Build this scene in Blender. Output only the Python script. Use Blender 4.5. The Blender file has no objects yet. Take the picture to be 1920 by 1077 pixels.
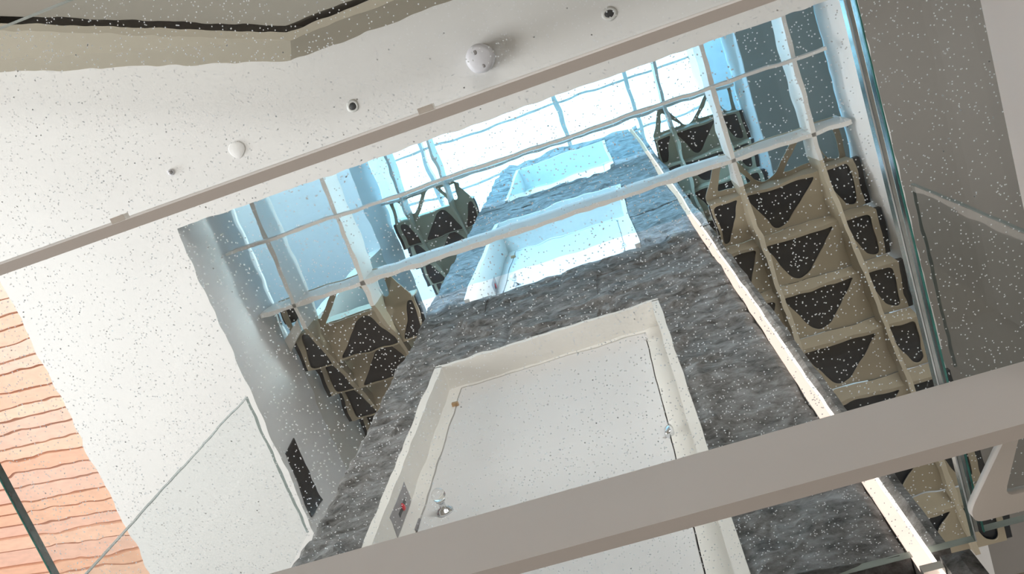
import bpy, bmesh, math, random
from mathutils import Vector, Matrix, noise

sc = bpy.context.scene
C = sc.collection
S = 1.64            # one design unit (the glass floor is one unit above the camera) in metres
EYE = 1.66          # camera height above the floor of its own room

# ------------------------------------------------------------------ camera
cam_d = bpy.data.cameras.new('camera'); cam = bpy.data.objects.new('camera', cam_d); C.objects.link(cam)
cam_d.sensor_width = 36.0; cam_d.lens = 31.07; cam_d.clip_start = 0.02; cam_d.clip_end = 200
RX = Vector((0.94184, 0.32997, 0.06370)); RD = Vector((-0.30200, 0.91419, -0.27029)); RF = Vector((-0.14742, 0.23533, 0.96067))
RF.normalize(); RX = (RX - RF*RX.dot(RF)).normalized(); RD = RF.cross(RX)
m = Matrix.Identity(4)
for i in range(3):
    m[i][0] = RX[i]; m[i][1] = -RD[i]; m[i][2] = -RF[i]
m[2][3] = EYE
cam.matrix_world = m
sc.camera = cam

# ------------------------------------------------------------------ world, lights, exposure
w = bpy.data.worlds.new('sky'); sc.world = w; w.use_nodes = True
bg = w.node_tree.nodes['Background']; bg.inputs[0].default_value = (0.80, 0.91, 1.0, 1); bg.inputs[1].default_value = 8.0
sc.view_settings.view_transform = 'Standard'; sc.view_settings.look = 'None'
sc.view_settings.gamma = 1.0; sc.view_settings.use_curve_mapping = False
sc.view_settings.exposure = 0.0

def U(x, y, z): return Vector((x*S, y*S, z*S + EYE))

def area(name, loc, target, sx, sy, power, col, spread=180):
    l = bpy.data.lights.new(name, 'AREA'); l.shape = 'RECTANGLE'; l.size = sx; l.size_y = sy; l.energy = power; l.color = col; l.spread = math.radians(spread)
    o = bpy.data.objects.new(name, l); C.objects.link(o)
    p = U(*loc); o.location = p
    o.rotation_euler = (U(*target) - p).to_track_quat('-Z', 'Y').to_euler()
    return o
# added fill lights inside the solid shell, with no windows behind them
area('fill_light_lower', (-3.6, 0.4, -0.1), (-1.2, 0.4, 1.0), 3.5, 2.0, 190, (1.0, 0.975, 0.95))
area('fill_light_front_lower', (0.4, -2.6, -0.2), (-0.3, 0.5, 1.0), 3.0, 1.2, 88, (1.0, 0.97, 0.94))
area('fill_light_storey', (-4.2, 0.5, 1.3), (-0.6, 0.3, 2.2), 5.0, 1.3, 110, (0.96, 0.98, 1.0))
area('fill_light_high', (-3.6, 0.2, 2.0), (-0.3, 0.25, 1.0), 2.5, 0.7, 75, (0.97, 0.985, 1.0), 90)
area('fill_light_front', (0.9, -2.4, 1.3), (-1.0, 0.5, 2.3), 2.4, 1.0, 125, (0.97, 0.985, 1.0))
area('fill_light_storey_two', (-2.7, 0.3, 3.05), (-1.7, 0.4, 4.49), 2.4, 0.5, 150, (1.0, 0.96, 0.90), 100)  # unseen fill added to brighten the soffit above, no fitting there
area('fill_light_front_upper', (-1.4, -2.8, 3.3), (-0.3, 0.7, 3.6), 3.0, 0.8, 180, (0.48, 0.75, 1.0), 70)
area('fill_light_right_upper', (2.6, 0.6, 3.3), (-1.3, 0.6, 2.8), 2.0, 0.5, 50, (1.0, 0.97, 0.93), 50)
area('fill_light_top', (-3.8, -0.4, 5.3), (0.0, 0.7, 5.9), 3.5, 1.2, 350, (0.78, 0.90, 1.0))
area('fill_light_front_top', (-1.0, -2.8, 5.4), (-0.3, 0.7, 5.6), 3.0, 1.2, 880, (0.45, 0.72, 1.0))
#LIGHTS_END

# ------------------------------------------------------------------ materials
MATS = {}
def mat(name, col, rough=0.6, metal=0.0, var=0.0, scale=6.0, bump=0.0, bscale=60.0, spec=0.5, coat=0.0):
    if name in MATS: return MATS[name]
    a = bpy.data.materials.new(name); a.use_nodes = True
    nt = a.node_tree; p = nt.nodes['Principled BSDF']
    p.inputs['Base Color'].default_value = (*col, 1); p.inputs['Roughness'].default_value = rough; p.inputs['Metallic'].default_value = metal
    p.inputs['Specular IOR Level'].default_value = spec; p.inputs['Coat Weight'].default_value = coat
    tc = nt.nodes.new('ShaderNodeTexCoord')
    n = nt.nodes.new('ShaderNodeTexNoise'); n.inputs['Scale'].default_value = scale; n.inputs['Detail'].default_value = 5
    nt.links.new(tc.outputs['Object'], n.inputs['Vector'])
    cr = nt.nodes.new('ShaderNodeValToRGB')
    cr.color_ramp.elements[0].position = 0.3; cr.color_ramp.elements[1].position = 0.7
    cr.color_ramp.elements[0].color = (*[c*(1-var) for c in col], 1); cr.color_ramp.elements[1].color = (*[min(1, c*(1+var)) for c in col], 1)
    nt.links.new(n.outputs['Fac'], cr.inputs['Fac']); nt.links.new(cr.outputs['Color'], p.inputs['Base Color'])
    if bump > 0:
        n2 = nt.nodes.new('ShaderNodeTexNoise'); n2.inputs['Scale'].default_value = bscale; n2.inputs['Detail'].default_value = 6
        nt.links.new(tc.outputs['Object'], n2.inputs['Vector'])
        b = nt.nodes.new('ShaderNodeBump'); b.inputs['Strength'].default_value = bump; b.inputs['Distance'].default_value = 0.01
        nt.links.new(n2.outputs['Fac'], b.inputs['Height']); nt.links.new(b.outputs['Normal'], p.inputs['Normal'])
    MATS[name] = a
    return a

def emis(name, col, strength):
    a = bpy.data.materials.new(name); a.use_nodes = True; nt = a.node_tree; nt.nodes.clear()
    e = nt.nodes.new('ShaderNodeEmission'); e.inputs[0].default_value = (*col, 1); e.inputs[1].default_value = strength
    o = nt.nodes.new('ShaderNodeOutputMaterial'); nt.links.new(e.outputs[0], o.inputs[0])
    return a

def rippled_glass(name, tint, strength, ior=1.45, clear=0.0):      # thick laminated floor glass with a slightly wavy underside
    a = bpy.data.materials.new(name); a.use_nodes = True; nt = a.node_tree; nt.nodes.clear()
    o = nt.nodes.new('ShaderNodeOutputMaterial')
    g = nt.nodes.new('ShaderNodeBsdfGlass'); g.inputs['Color'].default_value = (*tint, 1); g.inputs['Roughness'].default_value = 0.0; g.inputs['IOR'].default_value = ior
    tc = nt.nodes.new('ShaderNodeTexCoord')
    n = nt.nodes.new('ShaderNodeTexNoise'); n.inputs['Scale'].default_value = 16; n.inputs['Detail'].default_value = 1.0
    nt.links.new(tc.outputs['Object'], n.inputs['Vector'])
    b = nt.nodes.new('ShaderNodeBump'); b.inputs['Strength'].default_value = 1.0; b.inputs['Distance'].default_value = strength
    nt.links.new(n.outputs['Fac'], b.inputs['Height']); nt.links.new(b.outputs['Normal'], g.inputs['Normal'])
    t = nt.nodes.new('ShaderNodeBsdfTransparent'); t.inputs[0].default_value = (*tint, 1)
    mx = nt.nodes.new('ShaderNodeMixShader'); mx.inputs[0].default_value = 1 - clear
    nt.links.new(t.outputs[0], mx.inputs[1]); nt.links.new(g.outputs[0], mx.inputs[2]); nt.links.new(mx.outputs[0], o.inputs[0])
    return a

def clear_glass(name, tint, refl=1.0):        # thin architectural glass: lets light through, mirrors at grazing angles
    a = bpy.data.materials.new(name); a.use_nodes = True; nt = a.node_tree; nt.nodes.clear()
    o = nt.nodes.new('ShaderNodeOutputMaterial')
    t = nt.nodes.new('ShaderNodeBsdfTransparent'); t.inputs[0].default_value = (*tint, 1)
    g = nt.nodes.new('ShaderNodeBsdfGlossy'); g.inputs['Roughness'].default_value = 0.02
    f = nt.nodes.new('ShaderNodeFresnel'); f.inputs[0].default_value = 1.45
    mm = nt.nodes.new('ShaderNodeMath'); mm.operation = 'MULTIPLY'; mm.inputs[1].default_value = refl
    mx = nt.nodes.new('ShaderNodeMixShader')
    ge = nt.nodes.new('ShaderNodeNewGeometry'); inv = nt.nodes.new('ShaderNodeMath'); inv.operation = 'SUBTRACT'; inv.inputs[0].default_value = 1.0
    m2 = nt.nodes.new('ShaderNodeMath'); m2.operation = 'MULTIPLY'
    nt.links.new(ge.outputs['Backfacing'], inv.inputs[1]); nt.links.new(f.outputs[0], m2.inputs[0]); nt.links.new(inv.outputs[0], m2.inputs[1])
    nt.links.new(m2.outputs[0], mm.inputs[0]); nt.links.new(mm.outputs[0], mx.inputs[0])
    nt.links.new(t.outputs[0], mx.inputs[1]); nt.links.new(g.outputs[0], mx.inputs[2]); nt.links.new(mx.outputs[0], o.inputs[0])
    return a

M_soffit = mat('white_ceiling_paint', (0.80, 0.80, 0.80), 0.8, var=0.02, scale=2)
M_soffit_shade = mat('shaded_ceiling', (0.27, 0.255, 0.24), 0.8, var=0.03, scale=2)  # right soffit beside the bridge: its shade is put into the colour
M_soffit_shade_upper = mat('shaded_ceiling_upper', (0.25, 0.225, 0.195), 0.8, var=0.05, scale=2)  # unlit look of the right upper soffit, carried by a darker colour
M_wall = mat('pale_wall_paint', (0.66, 0.64, 0.59), 0.8, var=0.03, scale=2)
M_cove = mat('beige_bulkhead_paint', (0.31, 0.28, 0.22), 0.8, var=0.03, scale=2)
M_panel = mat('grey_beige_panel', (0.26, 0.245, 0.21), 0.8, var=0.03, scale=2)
M_steel = mat('painted_steel', (0.53, 0.497, 0.468), 0.5, var=0.02, scale=3)
M_tray = mat('beige_tray_paint', (0.42, 0.365, 0.27), 0.5, var=0.03, scale=5)
M_white = mat('white_painted_steel', (0.76, 0.74, 0.71), 0.45, var=0.02, scale=3)
M_slab = mat('dark_tread_stone', (0.016, 0.020, 0.027), 0.25, var=0.06, scale=8)
M_plaster = mat('cream_reveal_plaster', (0.74, 0.715, 0.675), 0.7, var=0.03, scale=4, bump=0.08, bscale=30)
M_door = mat('white_door_paint', (0.68, 0.665, 0.66), 0.55, var=0.015, scale=3, bump=0.03, bscale=120)
M_gap = mat('dark_gap', (0.02, 0.018, 0.015), 0.9)
M_chrome = mat('chrome', (0.75, 0.77, 0.80), 0.12, 1.0)
M_brass = mat('aged_brass', (0.55, 0.36, 0.20), 0.35, 0.8, var=0.1, scale=60)
M_greyplate = mat('grey_metal_plate', (0.30, 0.29, 0.30), 0.45, 0.4, var=0.08, scale=30)
M_red = mat('red_enamel', (0.65, 0.03, 0.05), 0.4)
M_plastic = mat('white_plastic', (0.66, 0.66, 0.71), 0.45)
M_ring = mat('pale_grey_ring', (0.66, 0.67, 0.66), 0.4)
M_dark = mat('black_plastic', (0.02, 0.025, 0.03), 0.5)
M_dot = bpy.data.materials.new('white_frit'); M_dot.use_nodes = True
_nt = M_dot.node_tree; _nt.nodes.clear(); _o = _nt.nodes.new('ShaderNodeOutputMaterial'); _m = _nt.nodes.new('ShaderNodeMixShader'); _m.inputs[0].default_value = 0.6
_d = _nt.nodes.new('ShaderNodeBsdfDiffuse'); _d.inputs[0].default_value = (0.85, 0.85, 0.86, 1); _t = _nt.nodes.new('ShaderNodeBsdfTranslucent'); _t.inputs[0].default_value = (0.9, 0.9, 0.92, 1)
_nt.links.new(_d.outputs[0], _m.inputs[1]); _nt.links.new(_t.outputs[0], _m.inputs[2]); _nt.links.new(_m.outputs[0], _o.inputs[0])
M_edge = mat('green_glass_edge', (0.03, 0.085, 0.08), 0.15, var=0.4, scale=30, spec=0.8)
M_palefrost = mat('frosted_glass_end', (0.42, 0.47, 0.42), 0.4, var=0.1, scale=20)
M_bevel = mat('polished_bevel', (0.05, 0.24, 0.21), 0.15, var=0.3, scale=30)
M_bedge = mat('grey_glass_edge', (0.42, 0.48, 0.48), 0.2)
M_dedge = mat('dark_glass_edge', (0.10, 0.12, 0.115), 0.4)
M_seal = mat('clear_sealant', (0.62, 0.68, 0.70), 0.25, var=0.15, scale=20)
M_alu = mat('aluminium', (0.72, 0.70, 0.66), 0.35, 0.6, var=0.05, scale=20)
M_floor = mat('brown_floor', (0.33, 0.28, 0.235), 0.6, var=0.05, scale=3)
M_led = emis('warm_led', (1.0, 0.79, 0.68), 1.3)
M_lens = emis('warm_led_lens', (1.0, 0.88, 0.79), 2.6)
M_glass1 = rippled_glass('floor_glass', (0.97, 0.985, 0.98), 0.00028)
M_glass2 = clear_glass('upper_floor_glass', (0.79, 0.91, 0.945))
M_bal = clear_glass('balustrade_glass', (0.955, 0.968, 0.968), 0.35)
M_glass1b = rippled_glass('tinted_floor_glass', (0.97, 0.985, 0.98), 0.00028)
M_sky = clear_glass('skylight_glass', (0.95, 0.98, 1.0))
M_crystal = rippled_glass('crystal', (1, 1, 1), 0.0, 1.5, 0.0)

def stone_material():
    a = bpy.data.materials.new('rock_faced_slate'); a.use_nodes = True; nt = a.node_tree; p = nt.nodes['Principled BSDF']
    p.inputs['Roughness'].default_value = 0.62; p.inputs['Specular IOR Level'].default_value = 0.45
    ge = nt.nodes.new('ShaderNodeNewGeometry')
    mp = nt.nodes.new('ShaderNodeMapping'); mp.inputs['Rotation'].default_value = (0, 0.6, 0); mp.inputs['Scale'].default_value = (1, 1, 1.5)
    nt.links.new(ge.outputs['Position'], mp.inputs['Vector'])
    n = nt.nodes.new('ShaderNodeTexNoise'); n.inputs['Scale'].default_value = 14; n.inputs['Detail'].default_value = 10; n.inputs['Roughness'].default_value = 0.72; n.inputs['Distortion'].default_value = 0.15
    nt.links.new(mp.outputs['Vector'], n.inputs['Vector'])
    cr = nt.nodes.new('ShaderNodeValToRGB'); e = cr.color_ramp.elements
    e[0].position = 0.34; e[0].color = (0.05, 0.049, 0.048, 1); e[1].position = 0.68; e[1].color = (0.46, 0.47, 0.49, 1)
    k = e.new(0.52); k.color = (0.26, 0.257, 0.252, 1)
    nt.links.new(n.outputs['Fac'], cr.inputs['Fac']); nt.links.new(cr.outputs['Color'], p.inputs['Base Color'])
    n2 = nt.nodes.new('ShaderNodeTexNoise'); n2.inputs['Scale'].default_value = 24; n2.inputs['Detail'].default_value = 8; n2.inputs['Roughness'].default_value = 0.7
    nt.links.new(mp.outputs['Vector'], n2.inputs['Vector'])
    b = nt.nodes.new('ShaderNodeBump'); b.inputs['Strength'].default_value = 1.0; b.inputs['Distance'].default_value = 0.035
    nt.links.new(n2.outputs['Fac'], b.inputs['Height']); nt.links.new(b.outputs['Normal'], p.inputs['Normal'])
    return a
M_stone = stone_material()

def wood_material(name, col):
    a = bpy.data.materials.new(name); a.use_nodes = True; nt = a.node_tree; p = nt.nodes['Principled BSDF']; p.inputs['Roughness'].default_value = 0.5
    tc = nt.nodes.new('ShaderNodeTexCoord'); mp = nt.nodes.new('ShaderNodeMapping'); mp.inputs['Scale'].default_value = (1.2, 14, 14)
    nt.links.new(tc.outputs['Object'], mp.inputs['Vector'])
    n = nt.nodes.new('ShaderNodeTexNoise'); n.inputs['Scale'].default_value = 3; n.inputs['Detail'].default_value = 5
    nt.links.new(mp.outputs['Vector'], n.inputs['Vector'])
    cr = nt.nodes.new('ShaderNodeValToRGB'); e = cr.color_ramp.elements
    e[0].position = 0.3; e[0].color = (*[c*0.88 for c in col], 1); e[1].position = 0.7; e[1].color = (*[min(1, c*1.06) for c in col], 1)
    nt.links.new(n.outputs['Fac'], cr.inputs['Fac']); nt.links.new(cr.outputs['Color'], p.inputs['Base Color'])
    return a
M_batten = mat('brown_batten', (0.42, 0.21, 0.12), 0.7)
M_woods = [wood_material('cedar_'+s, c) for s, c in (('pale', (0.80, 0.50, 0.36)), ('mid', (0.78, 0.45, 0.305)), ('pink', (0.75, 0.46, 0.35)), ('deep', (0.74, 0.40, 0.265)))]

# ------------------------------------------------------------------ mesh helpers (design units in, metres out)
def BM(): return bmesh.new()
def box(bm, x0, x1, y0, y1, z0, z1, bev=0.0):
    vs = [bm.verts.new(U(x, y, z)) for x in (x0, x1) for y in (y0, y1) for z in (z0, z1)]
    fs = [bm.faces.new([vs[i] for i in q]) for q in ((0, 1, 3, 2), (4, 6, 7, 5), (0, 4, 5, 1), (2, 3, 7, 6), (0, 2, 6, 4), (1, 5, 7, 3))]
    if bev > 0:
        es = list({e for f in fs for e in f.edges})
        bmesh.ops.bevel(bm, geom=es, offset=bev*S, segments=2, profile=0.5, affect='EDGES')
    return bm
def prism(bm, pts, z0, z1):                   # polygon in plan, extruded upwards
    a = [bm.verts.new(U(x, y, z0)) for x, y in pts]; b = [bm.verts.new(U(x, y, z1)) for x, y in pts]
    bm.faces.new(list(reversed(a))); bm.faces.new(b); n = len(pts)
    for i in range(n): bm.faces.new((a[i], a[(i+1) % n], b[(i+1) % n], b[i]))
    return bm
def hull8(bm, lo, hi):                        # two quads of 3-D points joined to a solid
    a = [bm.verts.new(U(*p)) for p in lo]; b = [bm.verts.new(U(*p)) for p in hi]; n = len(lo)
    bm.faces.new(list(reversed(a))); bm.faces.new(b)
    for i in range(n): bm.faces.new((a[i], a[(i+1) % n], b[(i+1) % n], b[i]))
    return bm
def lathe(bm, centre, axis, prof, seg=28):    # prof = [(radius, height along axis)] in units
    ax = Vector(axis).normalized(); t = ax.orthogonal().normalized(); b = ax.cross(t); c = Vector(centre)
    rings = []
    for r, h in prof:
        if r < 1e-6: rings.append([bm.verts.new(U(*(c + ax*h)))]); continue
        rings.append([bm.verts.new(U(*(c + ax*h + t*(r*math.cos(2*math.pi*i/seg)) + b*(r*math.sin(2*math.pi*i/seg))))) for i in range(seg)])
    for p, q in zip(rings, rings[1:]):
        if len(p) == 1 and len(q) == 1: continue
        for i in range(seg):
            j = (i+1) % seg
            if len(p) == 1: bm.faces.new((p[0], q[j], q[i]))
            elif len(q) == 1: bm.faces.new((p[i], p[j], q[0]))
            else: bm.faces.new((p[i], p[j], q[j], q[i]))
    for f in bm.faces: f.smooth = True
    return bm

WLOC = {}
def mk(name, bm, material, parent=None, fix=True):
    if fix: bmesh.ops.recalc_face_normals(bm, faces=bm.faces[:])
    lo = Vector((min(v.co[i] for v in bm.verts) for i in range(3))); hi = Vector((max(v.co[i] for v in bm.verts) for i in range(3)))
    c = Vector(((lo.x+hi.x)/2, (lo.y+hi.y)/2, lo.z))
    for v in bm.verts: v.co -= c
    me = bpy.data.meshes.new(name); bm.to_mesh(me); bm.free()
    me.materials.append(material)
    o = bpy.data.objects.new(name, me); C.objects.link(o)
    if parent: o.parent = parent; o.location = c - WLOC[parent.name]
    else: o.location = c
    WLOC[o.name] = c
    return o
def tag(o, label=None, cat=None, group=None, kind=None):
    if label: o['label'] = label
    if cat: o['category'] = cat
    if group: o['group'] = group
    if kind: o['kind'] = kind
    return o
def root(name, at, label, cat, group=None):
    o = bpy.data.objects.new(name, None); C.objects.link(o); o.empty_display_size = 0.1
    o.location = U(*at); WLOC[o.name] = U(*at)
    return tag(o, label, cat, group)
def struct(name, bm, material, parent=None, label=None):
    o = mk(name, bm, material, parent); o['kind'] = 'structure'
    if label: o['label'] = label
    return o
def sbox(name, mt, *a): return struct(name, box(BM(), *a), mt)
def copy_tree(o, dz, parent=None):
    c = o.copy(); C.objects.link(c)
    if parent: c.parent = parent
    else: c.location = o.location + Vector((0, 0, dz*S))
    WLOC[c.name] = (WLOC[parent.name] if parent else Vector()) + c.location
    for ch in [x for x in o.children]: copy_tree(ch, dz, c)
    return c

F = 1.96                                      # storey height
ZG = (0.985, 2.95, 4.91)                      # undersides of the three glass floors
ZS = 2.53                                     # soffit under the second storey
XL, XR = -1.28, 0.75                          # sides of the stair void
YF = 0.133                                    # front edge of the void
YB = 1.74                                     # back wall of the void
XO0, XO1, YO0, YO1 = -4.5, 3.0, -3.4, 3.2     # outer shell

# ------------------------------------------------------------------ setting
sbox('floor', M_floor, XO0, XO1, YO0, YO1, -1.10, -1.012)
sbox('wall_left', M_wall, XO0-0.1, XO0, YO0, YO1, -1.012, 6.7)
sbox('wall_right', M_wall, XO1, XO1+0.1, YO0, YO1, -1.012, 6.7)
sbox('wall_front', M_wall, XO0, XO1, YO0-0.1, YO0, -1.012, 6.7)
sbox('wall_back', M_wall, XO0, XO1, YO1, YO1+0.1, -1.012, 6.7)
# storey slabs around the void: ceiling of the storey below, floor of the one above
def slabs(z0, z1, grey):  # grey: right-hand soffit with its shade in the colour
    left = XO0 if z0 > 3 else -1.88
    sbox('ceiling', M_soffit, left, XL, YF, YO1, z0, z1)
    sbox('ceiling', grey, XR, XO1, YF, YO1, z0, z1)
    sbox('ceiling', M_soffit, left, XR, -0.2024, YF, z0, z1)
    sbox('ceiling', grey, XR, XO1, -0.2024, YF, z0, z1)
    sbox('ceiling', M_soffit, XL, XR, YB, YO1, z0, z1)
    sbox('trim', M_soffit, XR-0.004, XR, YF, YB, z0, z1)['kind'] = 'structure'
slabs(ZS, 2.965, M_soffit_shade)
slabs(ZS+F, 2.965+F, M_soffit_shade_upper)
sbox('ceiling', M_soffit, XO0, XO1, YO0, -0.2024, ZS+F, 2.965+F)
# roof with its skylight opening
RX0, RX1, RY0, RY1 = -1.62, 0.80, 0.133, 1.04
for a in ((XO0, RX0, YO0, YO1), (RX1, XO1, YO0, YO1), (RX0, RX1, YO0, RY0), (RX0, RX1, RY1, YO1)):
    sbox('ceiling', M_soffit, *a, 6.5, 6.7)
# side wall of the void from the second storey slab upwards, beside the left flight
sbox('wall_left', M_wall, XL-0.06, XL, 0.68, YB, 2.965, ZS+F)
sbox('wall_back', M_wall, XL, XR, YB, YB+0.06, 2.965, ZS+F)
sbox('wall_back', M_wall, XL, XR, YB, YB+0.06, 2.965+F, 6.5)
# splayed bulkhead at the front edge of the soffit, with a shadow gap along its foot
bt = [(-1.584-1.2, -0.455-0.369), (-0.76, -0.2024), (XO1, -0.2024)]
bb = [(-1.357-1.0, -0.492-0.388), (-0.674, -0.232), (XO1, -0.232)]
bm = BM()
for i in range(2):
    (x0, y0), (x1, y1) = bt[i], bt[i+1]; (u0, v0), (u1, v1) = bb[i], bb[i+1]
    q = [bm.verts.new(U(*p)) for p in ((x0, y0, ZS), (x1, y1, ZS), (u1, v1, 2.3), (u0, v0, 2.3))]
    q2 = [bm.verts.new(U(*p)) for p in ((x0, y0-0.05, ZS), (x1, y1-0.05, ZS), (u1, v1-0.02, 2.3), (u0, v0-0.02, 2.3))]
    bm.faces.new(q); bm.faces.new(list(reversed(q2)))
    for k in range(4): bm.faces.new((q[k], q2[k], q2[(k+1) % 4], q[(k+1) % 4]))
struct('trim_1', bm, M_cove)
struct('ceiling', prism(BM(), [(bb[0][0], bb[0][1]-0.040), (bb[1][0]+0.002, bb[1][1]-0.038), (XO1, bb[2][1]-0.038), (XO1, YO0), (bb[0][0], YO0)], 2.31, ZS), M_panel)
struct('ceiling', prism(BM(), [(XO0, -0.95), (-1.88, -0.546), (-1.88, -0.2024), (-0.76, -0.2024), (XO1, -0.2024), (XO1, YO0), (XO0, YO0)], ZS, 2.965), M_soffit)

# timber plank ceiling rising to the left of the white soffit
tilt = 0.27
planks = struct('ceiling', hull8(BM(), [(-1.884, -0.2, ZS+0.02), (-3.9, -0.2, ZS+0.02+tilt*2.0), (-3.9, 2.4, ZS+0.02+tilt*2.0), (-1.884, 2.4, ZS+0.02)],
                [(-1.884, -0.2, ZS+0.06), (-3.9, -0.2, ZS+0.06+tilt*2.0), (-3.9, 2.4, ZS+0.06+tilt*2.0), (-1.884, 2.4, ZS+0.06)]), M_batten)
random.seed(4)
y = -0.2
while y < 2.35:
    wd = random.uniform(0.040, 0.066)
    d = random.uniform(0.0, 0.008); n = 14; bm = BM(); rows = []
    for i in range(n+1):
        t = i/n; x = -1.882 - t*2.0
        e0 = 0.004*noise.noise(Vector((x*5, y*7, 0))); e1 = 0.004*noise.noise(Vector((x*5, (y+wd)*7, 0)))
        z = ZS + 0.002 + d + tilt*t*2.0
        rows.append([bm.verts.new(U(x, yy, zz)) for yy, zz in ((y+e0, z+0.02), (y+0.003+e0, z), (y+wd-0.0025+e1, z+0.003), (y+wd-0.001+e1, z+0.02))])
    for p, q in zip(rows, rows[1:]):
        for k in range(3): bm.faces.new((p[k], p[k+1], q[k+1], q[k]))
    bm.faces.new(rows[0]); bm.faces.new(rows[-1])
    mk('plank', bm, random.choice(M_woods), planks)
    y += wd
sbox('ceiling', M_soffit, XO0, -1.88, -0.2024, YO1, 2.965+0.2, 2.965+0.25)

# ------------------------------------------------------------------ stone tower with three door niches
YW = 0.722
TX0, TX1 = -0.775, 0.250
LX0, LX1 = 0.2035, 0.2230                     # channel of the light strip
NX0, NX1 = -0.617, -0.005
NZ = [(0.99, 2.29), (2.96, 4.25), (4.92, 6.17)]
core = struct('wall_tower', box(BM(), TX0+0.01, NX0-0.02, YW+0.03, 1.2, 0.6, 6.5), M_stone, label='dark rock-faced stone tower wall with white door niches')
def cpart(*a): return mk('backing', box(BM(), *a), M_stone, core)
cpart(NX1+0.02, TX1-0.004, YW+0.03, 1.2, 0.6, 6.5)
zz = 0.6
for a, b in NZ + [(6.5, 6.5)]:
    if a - zz > 0.01 and zz > 0.7: cpart(NX0-0.02, NX1+0.02, YW+0.03, 1.2, zz+0.03, a)
    zz = b
cpart(NX0-0.02, NX1+0.02, YW+0.03, 1.2, 0.6, 0.97)
def facets(v, seed):                          # broken rock: planar chips tilted at random around scattered centres
    p = noise.voronoi(v)[1][0]; q = Vector((p.x*3.7+seed, p.y, p.z*3.1))
    tx, tz, h = noise.noise(q*5.1), noise.noise(q*7.3+Vector((9, 2, 4))), noise.noise(q*3.3+Vector((1, 7, 2)))
    d = v - p
    return 1.6*tx*d.x + 1.6*tz*d.z + 0.45*h
def bump3(x, z):
    w1 = Vector((x + 0.02*noise.noise(Vector((x*9, 1, z*9))), 0, z + 0.02*noise.noise(Vector((x*9, 5, z*9)))))
    v = Vector((w1.x*5.2+w1.z*2.6, 0.3, w1.z*6.5-w1.x*1.5))
    return (0.55*noise.noise(v*0.55) + 0.75*facets(v, 0) + 0.32*facets(v*2.6, 5) + 0.12*noise.noise(v*6) + 0.3*(0.5-abs(noise.noise(v*1.3+Vector((3, 0, 1))))))
def stone(x0, x1, z0, z1, yf=YW, res=0.022, amp=0.022, thick=0.05):
    nx = max(2, int((x1-x0)/res)); nz = max(2, int((z1-z0)/res)); bm = BM(); g = []
    hue = 0.004*random.uniform(-1, 1)
    for i in range(nx+1):
        col = []
        for k in range(nz+1):
            x = x0 + (x1-x0)*i/nx; z = z0 + (z1-z0)*k/nz
            ed = min(i, nx-i, k, nz-k)
            fd = 1.0
            for na, nb in NZ:
                if na - 0.05 < z < nb + 0.05:
                    dx = max(NX0 - x, x - NX1, 0); dzz = max(z - nb, 0)
                    fd = min(fd, 0.1 + max(dx, dzz)/0.045)
            y = yf + hue - amp*fd*bump3(x, z) + (0.006 if ed == 0 else 0)
            col.append(bm.verts.new(U(x, y, z)))
        g.append(col)
    for i in range(nx):
        for k in range(nz): bm.faces.new((g[i][k], g[i+1][k], g[i+1][k+1], g[i][k+1]))
    ring = [g[i][0] for i in range(nx+1)] + [g[nx][k] for k in range(1, nz+1)] + [g[i][nz] for i in range(nx-1, -1, -1)] + [g[0][k] for k in range(nz-1, 0, -1)]
    back = [bm.verts.new((v.co.x, (yf+thick)*S, v.co.z)) for v in ring]
    for i in range(len(ring)): bm.faces.new((ring[i], back[i], back[(i+1) % len(ring)], ring[(i+1) % len(ring)]))
    return mk('stone', bm, M_stone, core, fix=True)
random.seed(11)
z = 0.99; zedges = [0.99]
while z < 6.4:
    z += random.uniform(0.20, 0.30)
    for a, b in NZ:
        for t in (a, b):
            if abs(z - t) < 0.11: z = t
    zedges.append(min(z, 6.5))
for z0, z1 in zip(zedges, zedges[1:]):
    if z1 - z0 < 0.02: continue
    res = 0.011 if z0 < 2.4 else (0.018 if z0 < 3.3 else 0.04)
    inn = any(a - 1e-4 <= (z0+z1)/2 <= b for a, b in NZ)
    spans = [(TX0, NX0), (NX1, LX0-0.002)] if inn else [(TX0, LX0-0.002)]
    for a, b in spans:
        xs = [a]
        while b - xs[-1] > 0.40: xs.append(xs[-1] + random.uniform(0.24, 0.36))
        xs.append(b)
        for p, q in zip(xs, xs[1:]): stone(p, q, z0, z1, res=res)
    stone(LX1+0.002, TX1, z0, z1, res=max(res, 0.02), amp=0.008)
# lower stones under the glass floor stand a little proud
for a, b in ((-0.60, -0.18), (-0.18, LX0-0.004)): stone(a, b, 0.62, 0.93, yf=0.70, res=0.016, amp=0.012, thick=0.06)
stone(LX1+0.004, 0.262, 0.62, 0.955, yf=0.705, res=0.016, amp=0.006, thick=0.06)

# tan boxed wall under the end of the narrow pane
M_tan = mat('tan_wall_paint', (0.30, 0.25, 0.19), 0.8, var=0.05, scale=4)
tw = struct('wall_right', box(BM(), 0.268, 0.315, 0.745, 1.15, -1.0, 0.94), M_tan, label='tan boxed wall under the glass floor corner')
mk('pier', box(BM(), 0.3155, 0.62, 0.7448, 1.15, -1.0, 0.94), M_tan, tw)
mk('socket_hole', lathe(BM(), (0.338, 0.7438, 0.915), (0, -1, 0), [(0, 0), (0.011, 0), (0.011, 0.002), (0.008, 0.003), (0, 0.0015)], 20), M_dark, tw)

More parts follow.
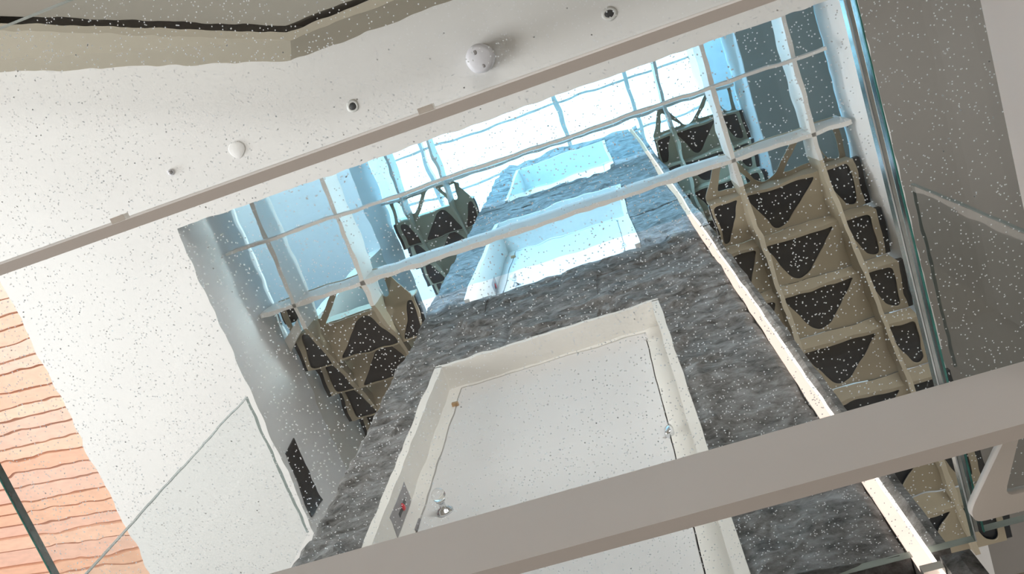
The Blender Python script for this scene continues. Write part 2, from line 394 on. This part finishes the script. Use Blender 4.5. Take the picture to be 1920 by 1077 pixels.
# vertical light strip let into the tower
t = root('led_light_strip', (0.2135, YW, 0.6), 'glowing warm white light strip set upright into the stone tower corner', 'light strip')
mk('channel', box(BM(), LX0, LX1, YW+0.008, YW+0.03, 0.62, 6.4), M_alu, t)
mk('diffuser', box(BM(), LX0+0.0003, LX1-0.0045, YW-0.006, YW+0.008, 0.62, 6.4), M_led, t)
mk('side_lens', box(BM(), LX1-0.0042, LX1-0.0003, YW-0.009, YW+0.008, 0.62, 6.4), M_lens, t)
mk('clip', box(BM(), LX0-0.003, LX1+0.002, YW-0.012, YW+0.01, 0.936, 0.95), M_alu, t)

# ------------------------------------------------------------------ doors in the niches
def doorway(i, z0, z1, YD):
    bm = BM()
    for a in ((NX0-0.015, NX0+0.005, YW-0.008, YD+0.03, z0, z1), (NX1-0.005, NX1+0.015, YW-0.008, YD+0.03, z0, z1),
              (NX0-0.015, NX1+0.015, YW-0.008, YD+0.03, z1-0.006, z1+0.012), (NX0, NX1, YW+0.01, YD+0.03, z0-0.02, z0+0.004)): box(bm, *a)
    lining = struct('trim_%d' % (i+1), bm, M_plaster)
    bm = BM()
    box(bm, NX0+0.002, -0.577, YD-0.002, YD+0.03, z0, z1); box(bm, -0.050, NX1-0.002, YD-0.002, YD+0.03, z0, z1)
    box(bm, -0.577, -0.050, YD-0.002, YD+0.03, z1-0.022, z1)
    d = struct('door_%d' % i, bm, M_plaster)
    mk('backing', box(BM(), -0.58, -0.047, YD+0.022, YD+0.028, z0, z1-0.02), M_gap, d)
    mk('panel', box(BM(), -0.5745, -0.0525, YD-0.001, YD+0.02, z0+0.01, z1-0.0245, 0.0015), M_door, d)
    zk = z0 + 0.585
    k = mk('knob', lathe(BM(), (-0.522, YD-0.001, zk), (0, -1, 0), [(0, 0), (0.0175, 0), (0.0175, 0.004), (0.014, 0.006), (0.012, 0.010), (0.0065, 0.013), (0.006, 0.024), (0.009, 0.026), (0.009, 0.028), (0, 0.028)]), M_chrome, d)
    k['label'] = 'chrome knob rose and neck'
    pr = [(0.0145*math.sin(math.pi*a/14), 0.0408 - 0.0145*math.cos(math.pi*a/14)) for a in range(15)]
    kb = mk('knob_ball', lathe(BM(), (-0.522, YD-0.001, zk), (0, -1, 0), pr), M_crystal, k); kb['label'] = 'clear glass ball'
    h = mk('latch', box(BM(), -0.587, -0.566, YD-0.012, YD, z1-0.150, z1-0.138, 0.002), M_brass, d); h['label'] = 'small brass latch across the gap'
    h = mk('hinge', lathe(BM(), (-0.0515, YD-0.006, z0+0.632), (0, 0, 1), [(0, 0), (0.007, 0), (0.009, 0.004), (0.009, 0.028), (0.006, 0.033), (0, 0.034)], 16), M_chrome, d)
    mk('hinge_plate', box(BM(), -0.066, -0.052, YD-0.004, YD, z0+0.635, z0+0.69), M_door, h)
    h = mk('hinge', lathe(BM(), (-0.0515, YD-0.006, z1-0.09), (0, 0, 1), [(0, 0), (0.005, 0), (0.005, 0.03), (0, 0.031)], 16), M_door, d)
    lk = mk('lock_slot', box(BM(), -0.578, -0.574, YD-0.006, YD-0.0015, zk-0.045, zk-0.005), M_greyplate, d)
    pl = mk('call_plate', box(BM(), NX0+0.002, NX0+0.006, YD-0.049, YD-0.004, zk-0.055, zk+0.09, 0.001), M_greyplate, d)
    mk('key_slot', box(BM(), NX0+0.006, NX0+0.0068, YD-0.028, YD-0.020, zk-0.005, zk+0.055), M_dark, pl)
    b = mk('button', lathe(BM(), (NX0+0.0065, YD-0.024, zk+0.026), (1, 0, 0), [(0, 0), (0.008, 0), (0.008, 0.002), (0.005, 0.004), (0, 0.0045)], 16), M_red, pl); b['label'] = 'round red button'
for i, (a, b) in enumerate(NZ): doorway(i+1, a, b, 0.785 if i == 0 else 0.87)

# ------------------------------------------------------------------ glass floors
def pane(name, x0, x1, y0, y1, z0, z1, label, material, dots, group=None):
    p = root(name, ((x0+x1)/2, (y0+y1)/2, z0), label, 'glass floor', group)
    gl = mk('glass', box(BM(), x0, x1, y0, y1, z0, z1), material, p)
    if dots:
        gl.data.materials.append(M_edge); gl.data.materials.append(M_palefrost)
        for f in gl.data.polygons:
            if abs(f.normal.z) < 0.5: f.material_index = 2 if abs(f.normal.y) > 0.5 else 1
    if dots:
        bm = BM(); e = 0.0016
        box(bm, x0-e, x0-0.0002, y0, y1, z0-0.0012, z0+0.004)
        ed = mk('edge_bevel', bm, M_bevel, p); ed['label'] = 'green polished bevel along the glass edge'
        ed = mk('edge_bevel', box(BM(), x1+0.0002, x1+e, y0, y1, z0-0.0012, z0+0.004), M_seal, p); ed['label'] = 'pale polished bevel along the glass edge'
        bm = BM(); n = int(dots*(x1-x0)*(y1-y0))
        for _ in range(n):
            x = random.uniform(x0+0.004, x1-0.004); y = random.uniform(y0+0.004, y1-0.004); r = random.uniform(0.00072, 0.00100)
            ph = random.random()*6
            vs = [bm.verts.new(U(x+r*math.cos(ph+k*math.pi/3), y+r*math.sin(ph+k*math.pi/3), z1+0.0003)) for k in range(6)]
            bm.faces.new(list(reversed(vs)))
        d = mk('slip_dots', bm, M_dot, p, fix=False); d['kind'] = 'stuff'; d['label'] = 'scattered white dots'
    return p
random.seed(2)
pane('glass_floor_pane', -0.863, 0.279, -0.221, 0.722, 0.985, 1.006, 'large dotted clear glass floor pane on white steel fins beside the stone tower', M_glass1, 17500)
pane('glass_floor_pane', 0.292, 0.52, -0.221, 0.712, 0.985, 1.006, 'narrow dotted glass floor pane under the dark soffit along the white edge beam', M_glass1b, 14000)
j = mk('sealant_strip', box(BM(), 0.2825, 0.2865, -0.221, 0.712, 0.988, 1.0), M_seal); tag(j, 'pale sealant strip between the two dotted glass floor panes', 'sealant')
pane('upper_glass_floor', XL+0.005, XR-0.005, YF+0.01, 0.672, 2.952, 2.966, 'blue tinted glass floor of the next storey above the steel grid', M_glass2, 0)
pane('upper_glass_floor', XL+0.005, XR-0.005, YF+0.01, 0.70, 4.912, 4.926, 'highest glass floor, just below the skylight and the top door', M_glass2, 0)

# ------------------------------------------------------------------ steel fins
def fin(name, a, label, clips=(), m=None):
    t = root(name, ((a[0]+a[1])/2, (a[2]+a[3])/2, a[4]), label, 'beam')
    mk('web', box(BM(), *a), m or M_steel, t)
    for x in clips: mk('clip', box(BM(), x-0.008, x+0.008, a[2]-0.006, a[2], a[4]+0.02, a[4]+0.03), M_alu, t)
    return t
fin('floor_beam', (-1.6, 0.405, 0.0195, 0.0300, 0.855, 0.984), 'slim brown-grey steel fin running under the glass near the smoke detector', (-0.50, -0.155))
fin('floor_beam', (-1.6, 0.90, 0.508, 0.524, 0.855, 0.984), 'broad white steel fin crossing the lower edge of the glass in front of the door')
fin('edge_beam', (0.409, 0.44, -1.2, 0.50, 0.855, 0.984), 'white steel edge beam along the outer side of the narrow glass pane')
fin('grid_beam', (XL+0.01, XR-0.02, 0.508, 0.522, 2.80, 2.948), 'long white grid beam crossing in front of the second door head', m=M_white)
fin('grid_rail', (XL+0.01, XR-0.05, 0.270, 0.279, 2.745, 2.785), 'thin grey cross rail nearest the skylight edge of the grid', m=M_white)
fin('grid_beam', (XL+0.01, XR-0.02, 0.492, 0.506, 4.80, 4.908), 'highest white cross beam below the bright skylight', m=M_white)

# ------------------------------------------------------------------ stairs: zigzag steel trays carrying dark stone treads
def tri_plate(cut, x0, x1, y0, y1, z, th, mirror=False, landing=False, ylow=True):
    """steel tray: a plate in plan cut by a row of rounded triangular openings"""
    # openings in tray coordinates: s along the tread 0..1 (.262 -> .722), t across 0 (far edge) .. 1 (near edge)
    holes = []
    for v, lo, hi in ((0.465, -0.095, 0.13), (0.70, -0.085, 0.004)):
        holes.append([(v+lo, 0.03), (v+hi, 0.03), (v+min(hi, 0.022), 0.88), (v-0.008, 0.96), (v-0.032, 0.88)])
    if not landing: holes.append([(0.270, 0.03), (0.350, 0.03), (0.288, 0.95), (0.270, 0.95)])
    if landing:
        holes.append([(0.300, 0.86), (0.420, 0.86), (0.352, 0.22), (0.338, 0.22)])
        holes.append([(0.520, 0.86), (0.665, 0.86), (0.608, 0.22), (0.596, 0.22)])
    return holes
def round_poly(pts, r, n=4):
    out = []; N = len(pts)
    for i in range(N):
        p0, p1, p2 = Vector(pts[i-1]), Vector(pts[i]), Vector(pts[(i+1) % N])
        a = p0 - p1; b = p2 - p1; ra = min(r, a.length*0.45); rb = min(r, b.length*0.45)
        q0 = p1 + a.normalized()*ra; q2 = p1 + b.normalized()*rb
        for k in range(n+1):
            t = k/n; out.append(tuple(q0*(1-t)**2 + p1*2*t*(1-t) + q2*t*t))
    return out
def tray_mesh(outline, holes, z0, z1, mx):
    cu = bpy.data.curves.new('tmp', 'CURVE'); cu.dimensions = '2D'; cu.fill_mode = 'BOTH'; cu.extrude = (z1-z0)*S/2
    for poly in [outline] + holes:
        sp = cu.splines.new('POLY'); sp.points.add(len(poly)-1); sp.use_cyclic_u = True
        for p, (x, y) in zip(sp.points, poly): p.co = (mx(x)*S, y*S, 0, 1)
    o = bpy.data.objects.new('tmp', cu); C.objects.link(o)
    dg = bpy.context.evaluated_depsgraph_get(); dg.update()
    me = bpy.data.meshes.new_from_object(o.evaluated_get(dg))
    bm = BM(); bm.from_mesh(me); bpy.data.objects.remove(o); bpy.data.curves.remove(cu); bpy.data.meshes.remove(me)
    bmesh.ops.translate(bm, verts=bm.verts[:], vec=(0, 0, (z0+z1)/2*S + EYE))
    bmesh.ops.remove_doubles(bm, verts=bm.verts[:], dist=1e-5)
    return bm
PITCH, RISE = 0.148, 0.098
def flight(side, z_top, treads, label):
    """side +1: descends away from the bridge on the right; side -1: climbs away on the left"""
    mx = (lambda x: x) if side > 0 else (lambda x: -0.53 - x)
    t = root('staircase', (mx(0.49), 0.64, z_top), label, 'staircase')
    dirn = -1 if side > 0 else 1
    def plate(y0, y1, z, landing, name):
        hs = []
        for h in tri_plate(None, 0, 0, 0, 0, 0, 0, landing=landing):
            hs.append(round_poly([(x, (y0 + (y1-y0)*tt) if side > 0 else (y1 - (y1-y0)*tt)) for x, tt in h], 0.014))
        if landing: out = round_poly([(0.335, y0), (0.722, y0), (0.722, y1), (0.262, y1), (0.262, y1-0.02)], 0.012)
        else: out = [(0.262, y0), (0.722, y0), (0.722, y1), (0.262, y1)]
        p = mk(name, tray_mesh(out, hs, z, z+0.007, mx), M_tray, t)
        return p
    bm_l = plate(0.505, 0.645, z_top-0.022, True, 'landing_tray')
    for k in range(treads):
        y0 = 0.645 + PITCH*k; y1 = y0 + PITCH*0.97; z = z_top - 0.055 + dirn*RISE*(k + 0.5)
        tr = plate(y0, y1, z, False, 'tread_tray')
        mk('riser', box(BM(), min(mx(0.262), mx(0.722)), max(mx(0.262), mx(0.722)), y0-0.006, y0, z if side < 0 else z, z+RISE*0.9), M_tray, t)
        xa, xb = sorted((mx(0.258), mx(0.742)))
        mk('tread', box(BM(), xa, xb, y0-0.004, y1+0.004, z+0.012, z+0.036, 0.002), M_slab, t)
    for x in (0.357, 0.608):
        a, b = sorted((mx(x), mx(x+0.014)))
        n = treads; y_e = 0.6 + PITCH*n; dz = dirn*RISE*n
        mk('beam', box(BM(), a, b, 0.145, 0.60, z_top-0.15, z_top-0.004), M_white, t)
        lo = [(a, 0.60, z_top-0.15), (a, y_e, z_top-0.09+dz), (a, y_e, z_top-0.06+dz), (a, 0.66, z_top-0.045), (a, 0.60, z_top-0.004)]
        mk('stringer', hull8(BM(), lo, [(b, *p[1:]) for p in lo]), M_tray, t)
    return t
sr = flight(1, 2.95, 7, 'beige steel stair of triangular cut trays descending beside the light strip')
sl = flight(-1, 2.95, 6, 'beige steel stair with dark triangles climbing behind the stone tower edge')
c = copy_tree(sr, F); c['label'] = 'short blue-lit stair flight above, next to the top of the light strip'
c = copy_tree(sl, F); c['label'] = 'short blue-lit stair flight above, between skylight corner and tower edge'
gx = root('stair_gusset', (-1.235, 0.62, 2.90), 'small dark slab with pale diagonal brace at the left end of the grid beam', 'brace')
mk('slab', box(BM(), -1.268, -1.20, 0.535, 0.60, 2.955, 2.99), M_slab, gx)
mk('brace', hull8(BM(), [(-1.268, 0.64, 2.90), (-1.200, 0.585, 2.90), (-1.200, 0.625, 2.90), (-1.268, 0.69, 2.90)], [(-1.268, 0.64, 2.913), (-1.200, 0.585, 2.913), (-1.200, 0.625, 2.913), (-1.268, 0.69, 2.913)]), M_alu, gx)
wp = mk('wall_plate', hull8(BM(), [(XL+0.001, 0.925, 2.565), (XL+0.001, 1.16, 2.55), (XL+0.001, 1.16, 2.665), (XL+0.001, 0.915, 2.668)], [(XL+0.006, 0.925, 2.565), (XL+0.006, 1.16, 2.55), (XL+0.006, 1.16, 2.665), (XL+0.006, 0.915, 2.668)]), M_slab)
tag(wp, 'dark slanted plate on the grey void wall above the balustrade corner', 'plate')
# the near landing tray at the bridge's own level
t = root('landing_tray', (0.49, 0.57, 0.928), 'white steel landing plate with rounded triangular cutouts near the glass floor corner', 'steel plate')
hs = [round_poly([(x, 0.505+0.14*tt) for x, tt in h], 0.014) for h in tri_plate(None, 0, 0, 0, 0, 0, 0, landing=True)]
mk('plate', tray_mesh(round_poly([(0.335, 0.525), (0.722, 0.525), (0.722, 0.648), (0.264, 0.648), (0.262, 0.632)], 0.012), hs, 0.915, 0.928, lambda x: x), M_white, t)

# ------------------------------------------------------------------ glass balustrades on the bridge
def balustrade(x, y0, y1, z1, label, em):
    t = root('glass_balustrade', (x, (y0+y1)/2, 1.007), label, 'balustrade')
    mk('pane', box(BM(), x-0.0028, x+0.0028, y0, y1, 1.007, z1), M_bal, t)
    bm = BM(); box(bm, x-0.0028, x+0.0028, y0-0.0018, y0-0.0003, 1.007, z1+0.0015); box(bm, x-0.0028, x+0.0028, y0, y1, z1+0.0003, z1+0.0018)
    mk('edge', bm, em, t)
balustrade(-0.858, 0.459, 0.790, 1.67, 'clear glass balustrade pane standing on the glass floor before the white soffit', M_bedge)
balustrade(0.512, 0.453, 0.830, 1.67, 'clear glass balustrade pane standing on the glass floor before the dark soffit', M_dedge)

# ------------------------------------------------------------------ things on the soffit
def to_soffit(rx, ry): return (rx*ZS, ry*ZS)
def downlight(rx, ry, label):
    x, y = to_soffit(rx, ry)
    t = root('downlight', (x, y, ZS), label, 'downlight', 'recessed downlights in the soffit strip')
    mk('ring', lathe(BM(), (x, y, ZS-0.0005), (0, 0, -1), [(0.0115, -0.0), (0.020, 0.0), (0.020, 0.0008), (0.0125, 0.0012), (0.0115, 0.0008), (0.0115, 0)]), M_ring, t)
    mk('lens', lathe(BM(), (x, y, ZS-0.0005), (0, 0, -1), [(0, 0.0016), (0.0095, 0.0012), (0.0114, 0.0), (0, 0)]), M_dark, t)
downlight(0.047, -0.010, 'dark-eyed recessed downlight beyond the smoke detector')
downlight(-0.253, -0.0117, 'dark-eyed recessed downlight between smoke detector and round cover plate')
x, y = to_soffit(-0.0985, -0.0125)
t = root('smoke_detector', (x, y, ZS), 'white round smoke detector hanging from the white soffit strip', 'smoke detector')
mk('base', lathe(BM(), (x, y, ZS-0.001), (0, 0, -1), [(0, 0), (0.037, 0), (0.037, 0.012), (0.034, 0.016), (0.028, 0.018), (0, 0.018)]), M_plastic, t)
mk('neck', lathe(BM(), (x, y, ZS-0.001), (0, 0, -1), [(0, 0.018), (0.026, 0.018), (0.026, 0.028), (0, 0.028)]), M_greyplate, t)
mk('head', lathe(BM(), (x, y, ZS-0.001), (0, 0, -1), [(0, 0.028), (0.037, 0.028), (0.039, 0.032), (0.039, 0.054), (0.036, 0.062), (0.028, 0.067), (0, 0.068)]), M_plastic, t)
for dx, dy in ((-0.004, -0.020), (0.006, 0.020)):
    mk('sensor_window', lathe(BM(), (x+dx, y+dy, ZS-0.0665), (0, 0, -1), [(0, 0.0), (0.0055, 0), (0.0055, 0.002), (0.003, 0.003), (0, 0.003)], 12), M_greyplate, t)
x, y = to_soffit(-0.3987, -0.0097)
o = mk('cover_plate', lathe(BM(), (x, y, ZS-0.0005), (0, 0, -1), [(0, 0), (0.023, 0), (0.023, 0.0025), (0.0215, 0.0035), (0, 0.0035)]), M_soffit)
tag(o, 'flat white round cover plate on the white soffit', 'cover plate')
x, y = to_soffit(-0.483, -0.0103)
t = root('ceiling_sensor', (x, y, ZS), 'tiny grey sensor stud on the white soffit beside the cover plate', 'sensor')
mk('base', lathe(BM(), (x, y, ZS-0.0005), (0, 0, -1), [(0, 0), (0.010, 0), (0.010, 0.004), (0, 0.004)], 16), M_plastic, t)
mk('lens', lathe(BM(), (x, y, ZS-0.0045), (0, 0, -1), [(0, 0), (0.007, 0), (0.005, 0.005), (0, 0.006)], 16), M_greyplate, t)

# ------------------------------------------------------------------ skylight
sk = struct('window_1', box(BM(), RX0-0.02, RX1+0.02, RY0-0.02, RY0, 6.7, 6.95), M_soffit)
for a in ((RX0-0.02, RX1+0.02, RY1, RY1+0.02, 6.7, 6.95), (RX0-0.02, RX0, RY0, RY1, 6.7, 6.95), (RX1, RX1+0.02, RY0, RY1, 6.7, 6.95)): mk('curb', box(BM(), *a), M_soffit, sk)
for x in (-1.36, -0.25, 0.30): mk('glazing_bar', box(BM(), x-0.014, x+0.014, RY0, RY1, 6.88, 6.96), M_steel, sk)
for y in (0.42, 0.80): mk('glazing_bar', box(BM(), RX0, RX1, y-0.008, y+0.008, 6.90, 6.94), M_steel, sk)
xs = [RX0, -1.36, -0.25, 0.30, RX1]
for a, b in zip(xs, xs[1:]): mk('pane', box(BM(), a+0.001, b-0.001, RY0+0.001, RY1-0.001, 6.962, 6.968), M_sky, sk)
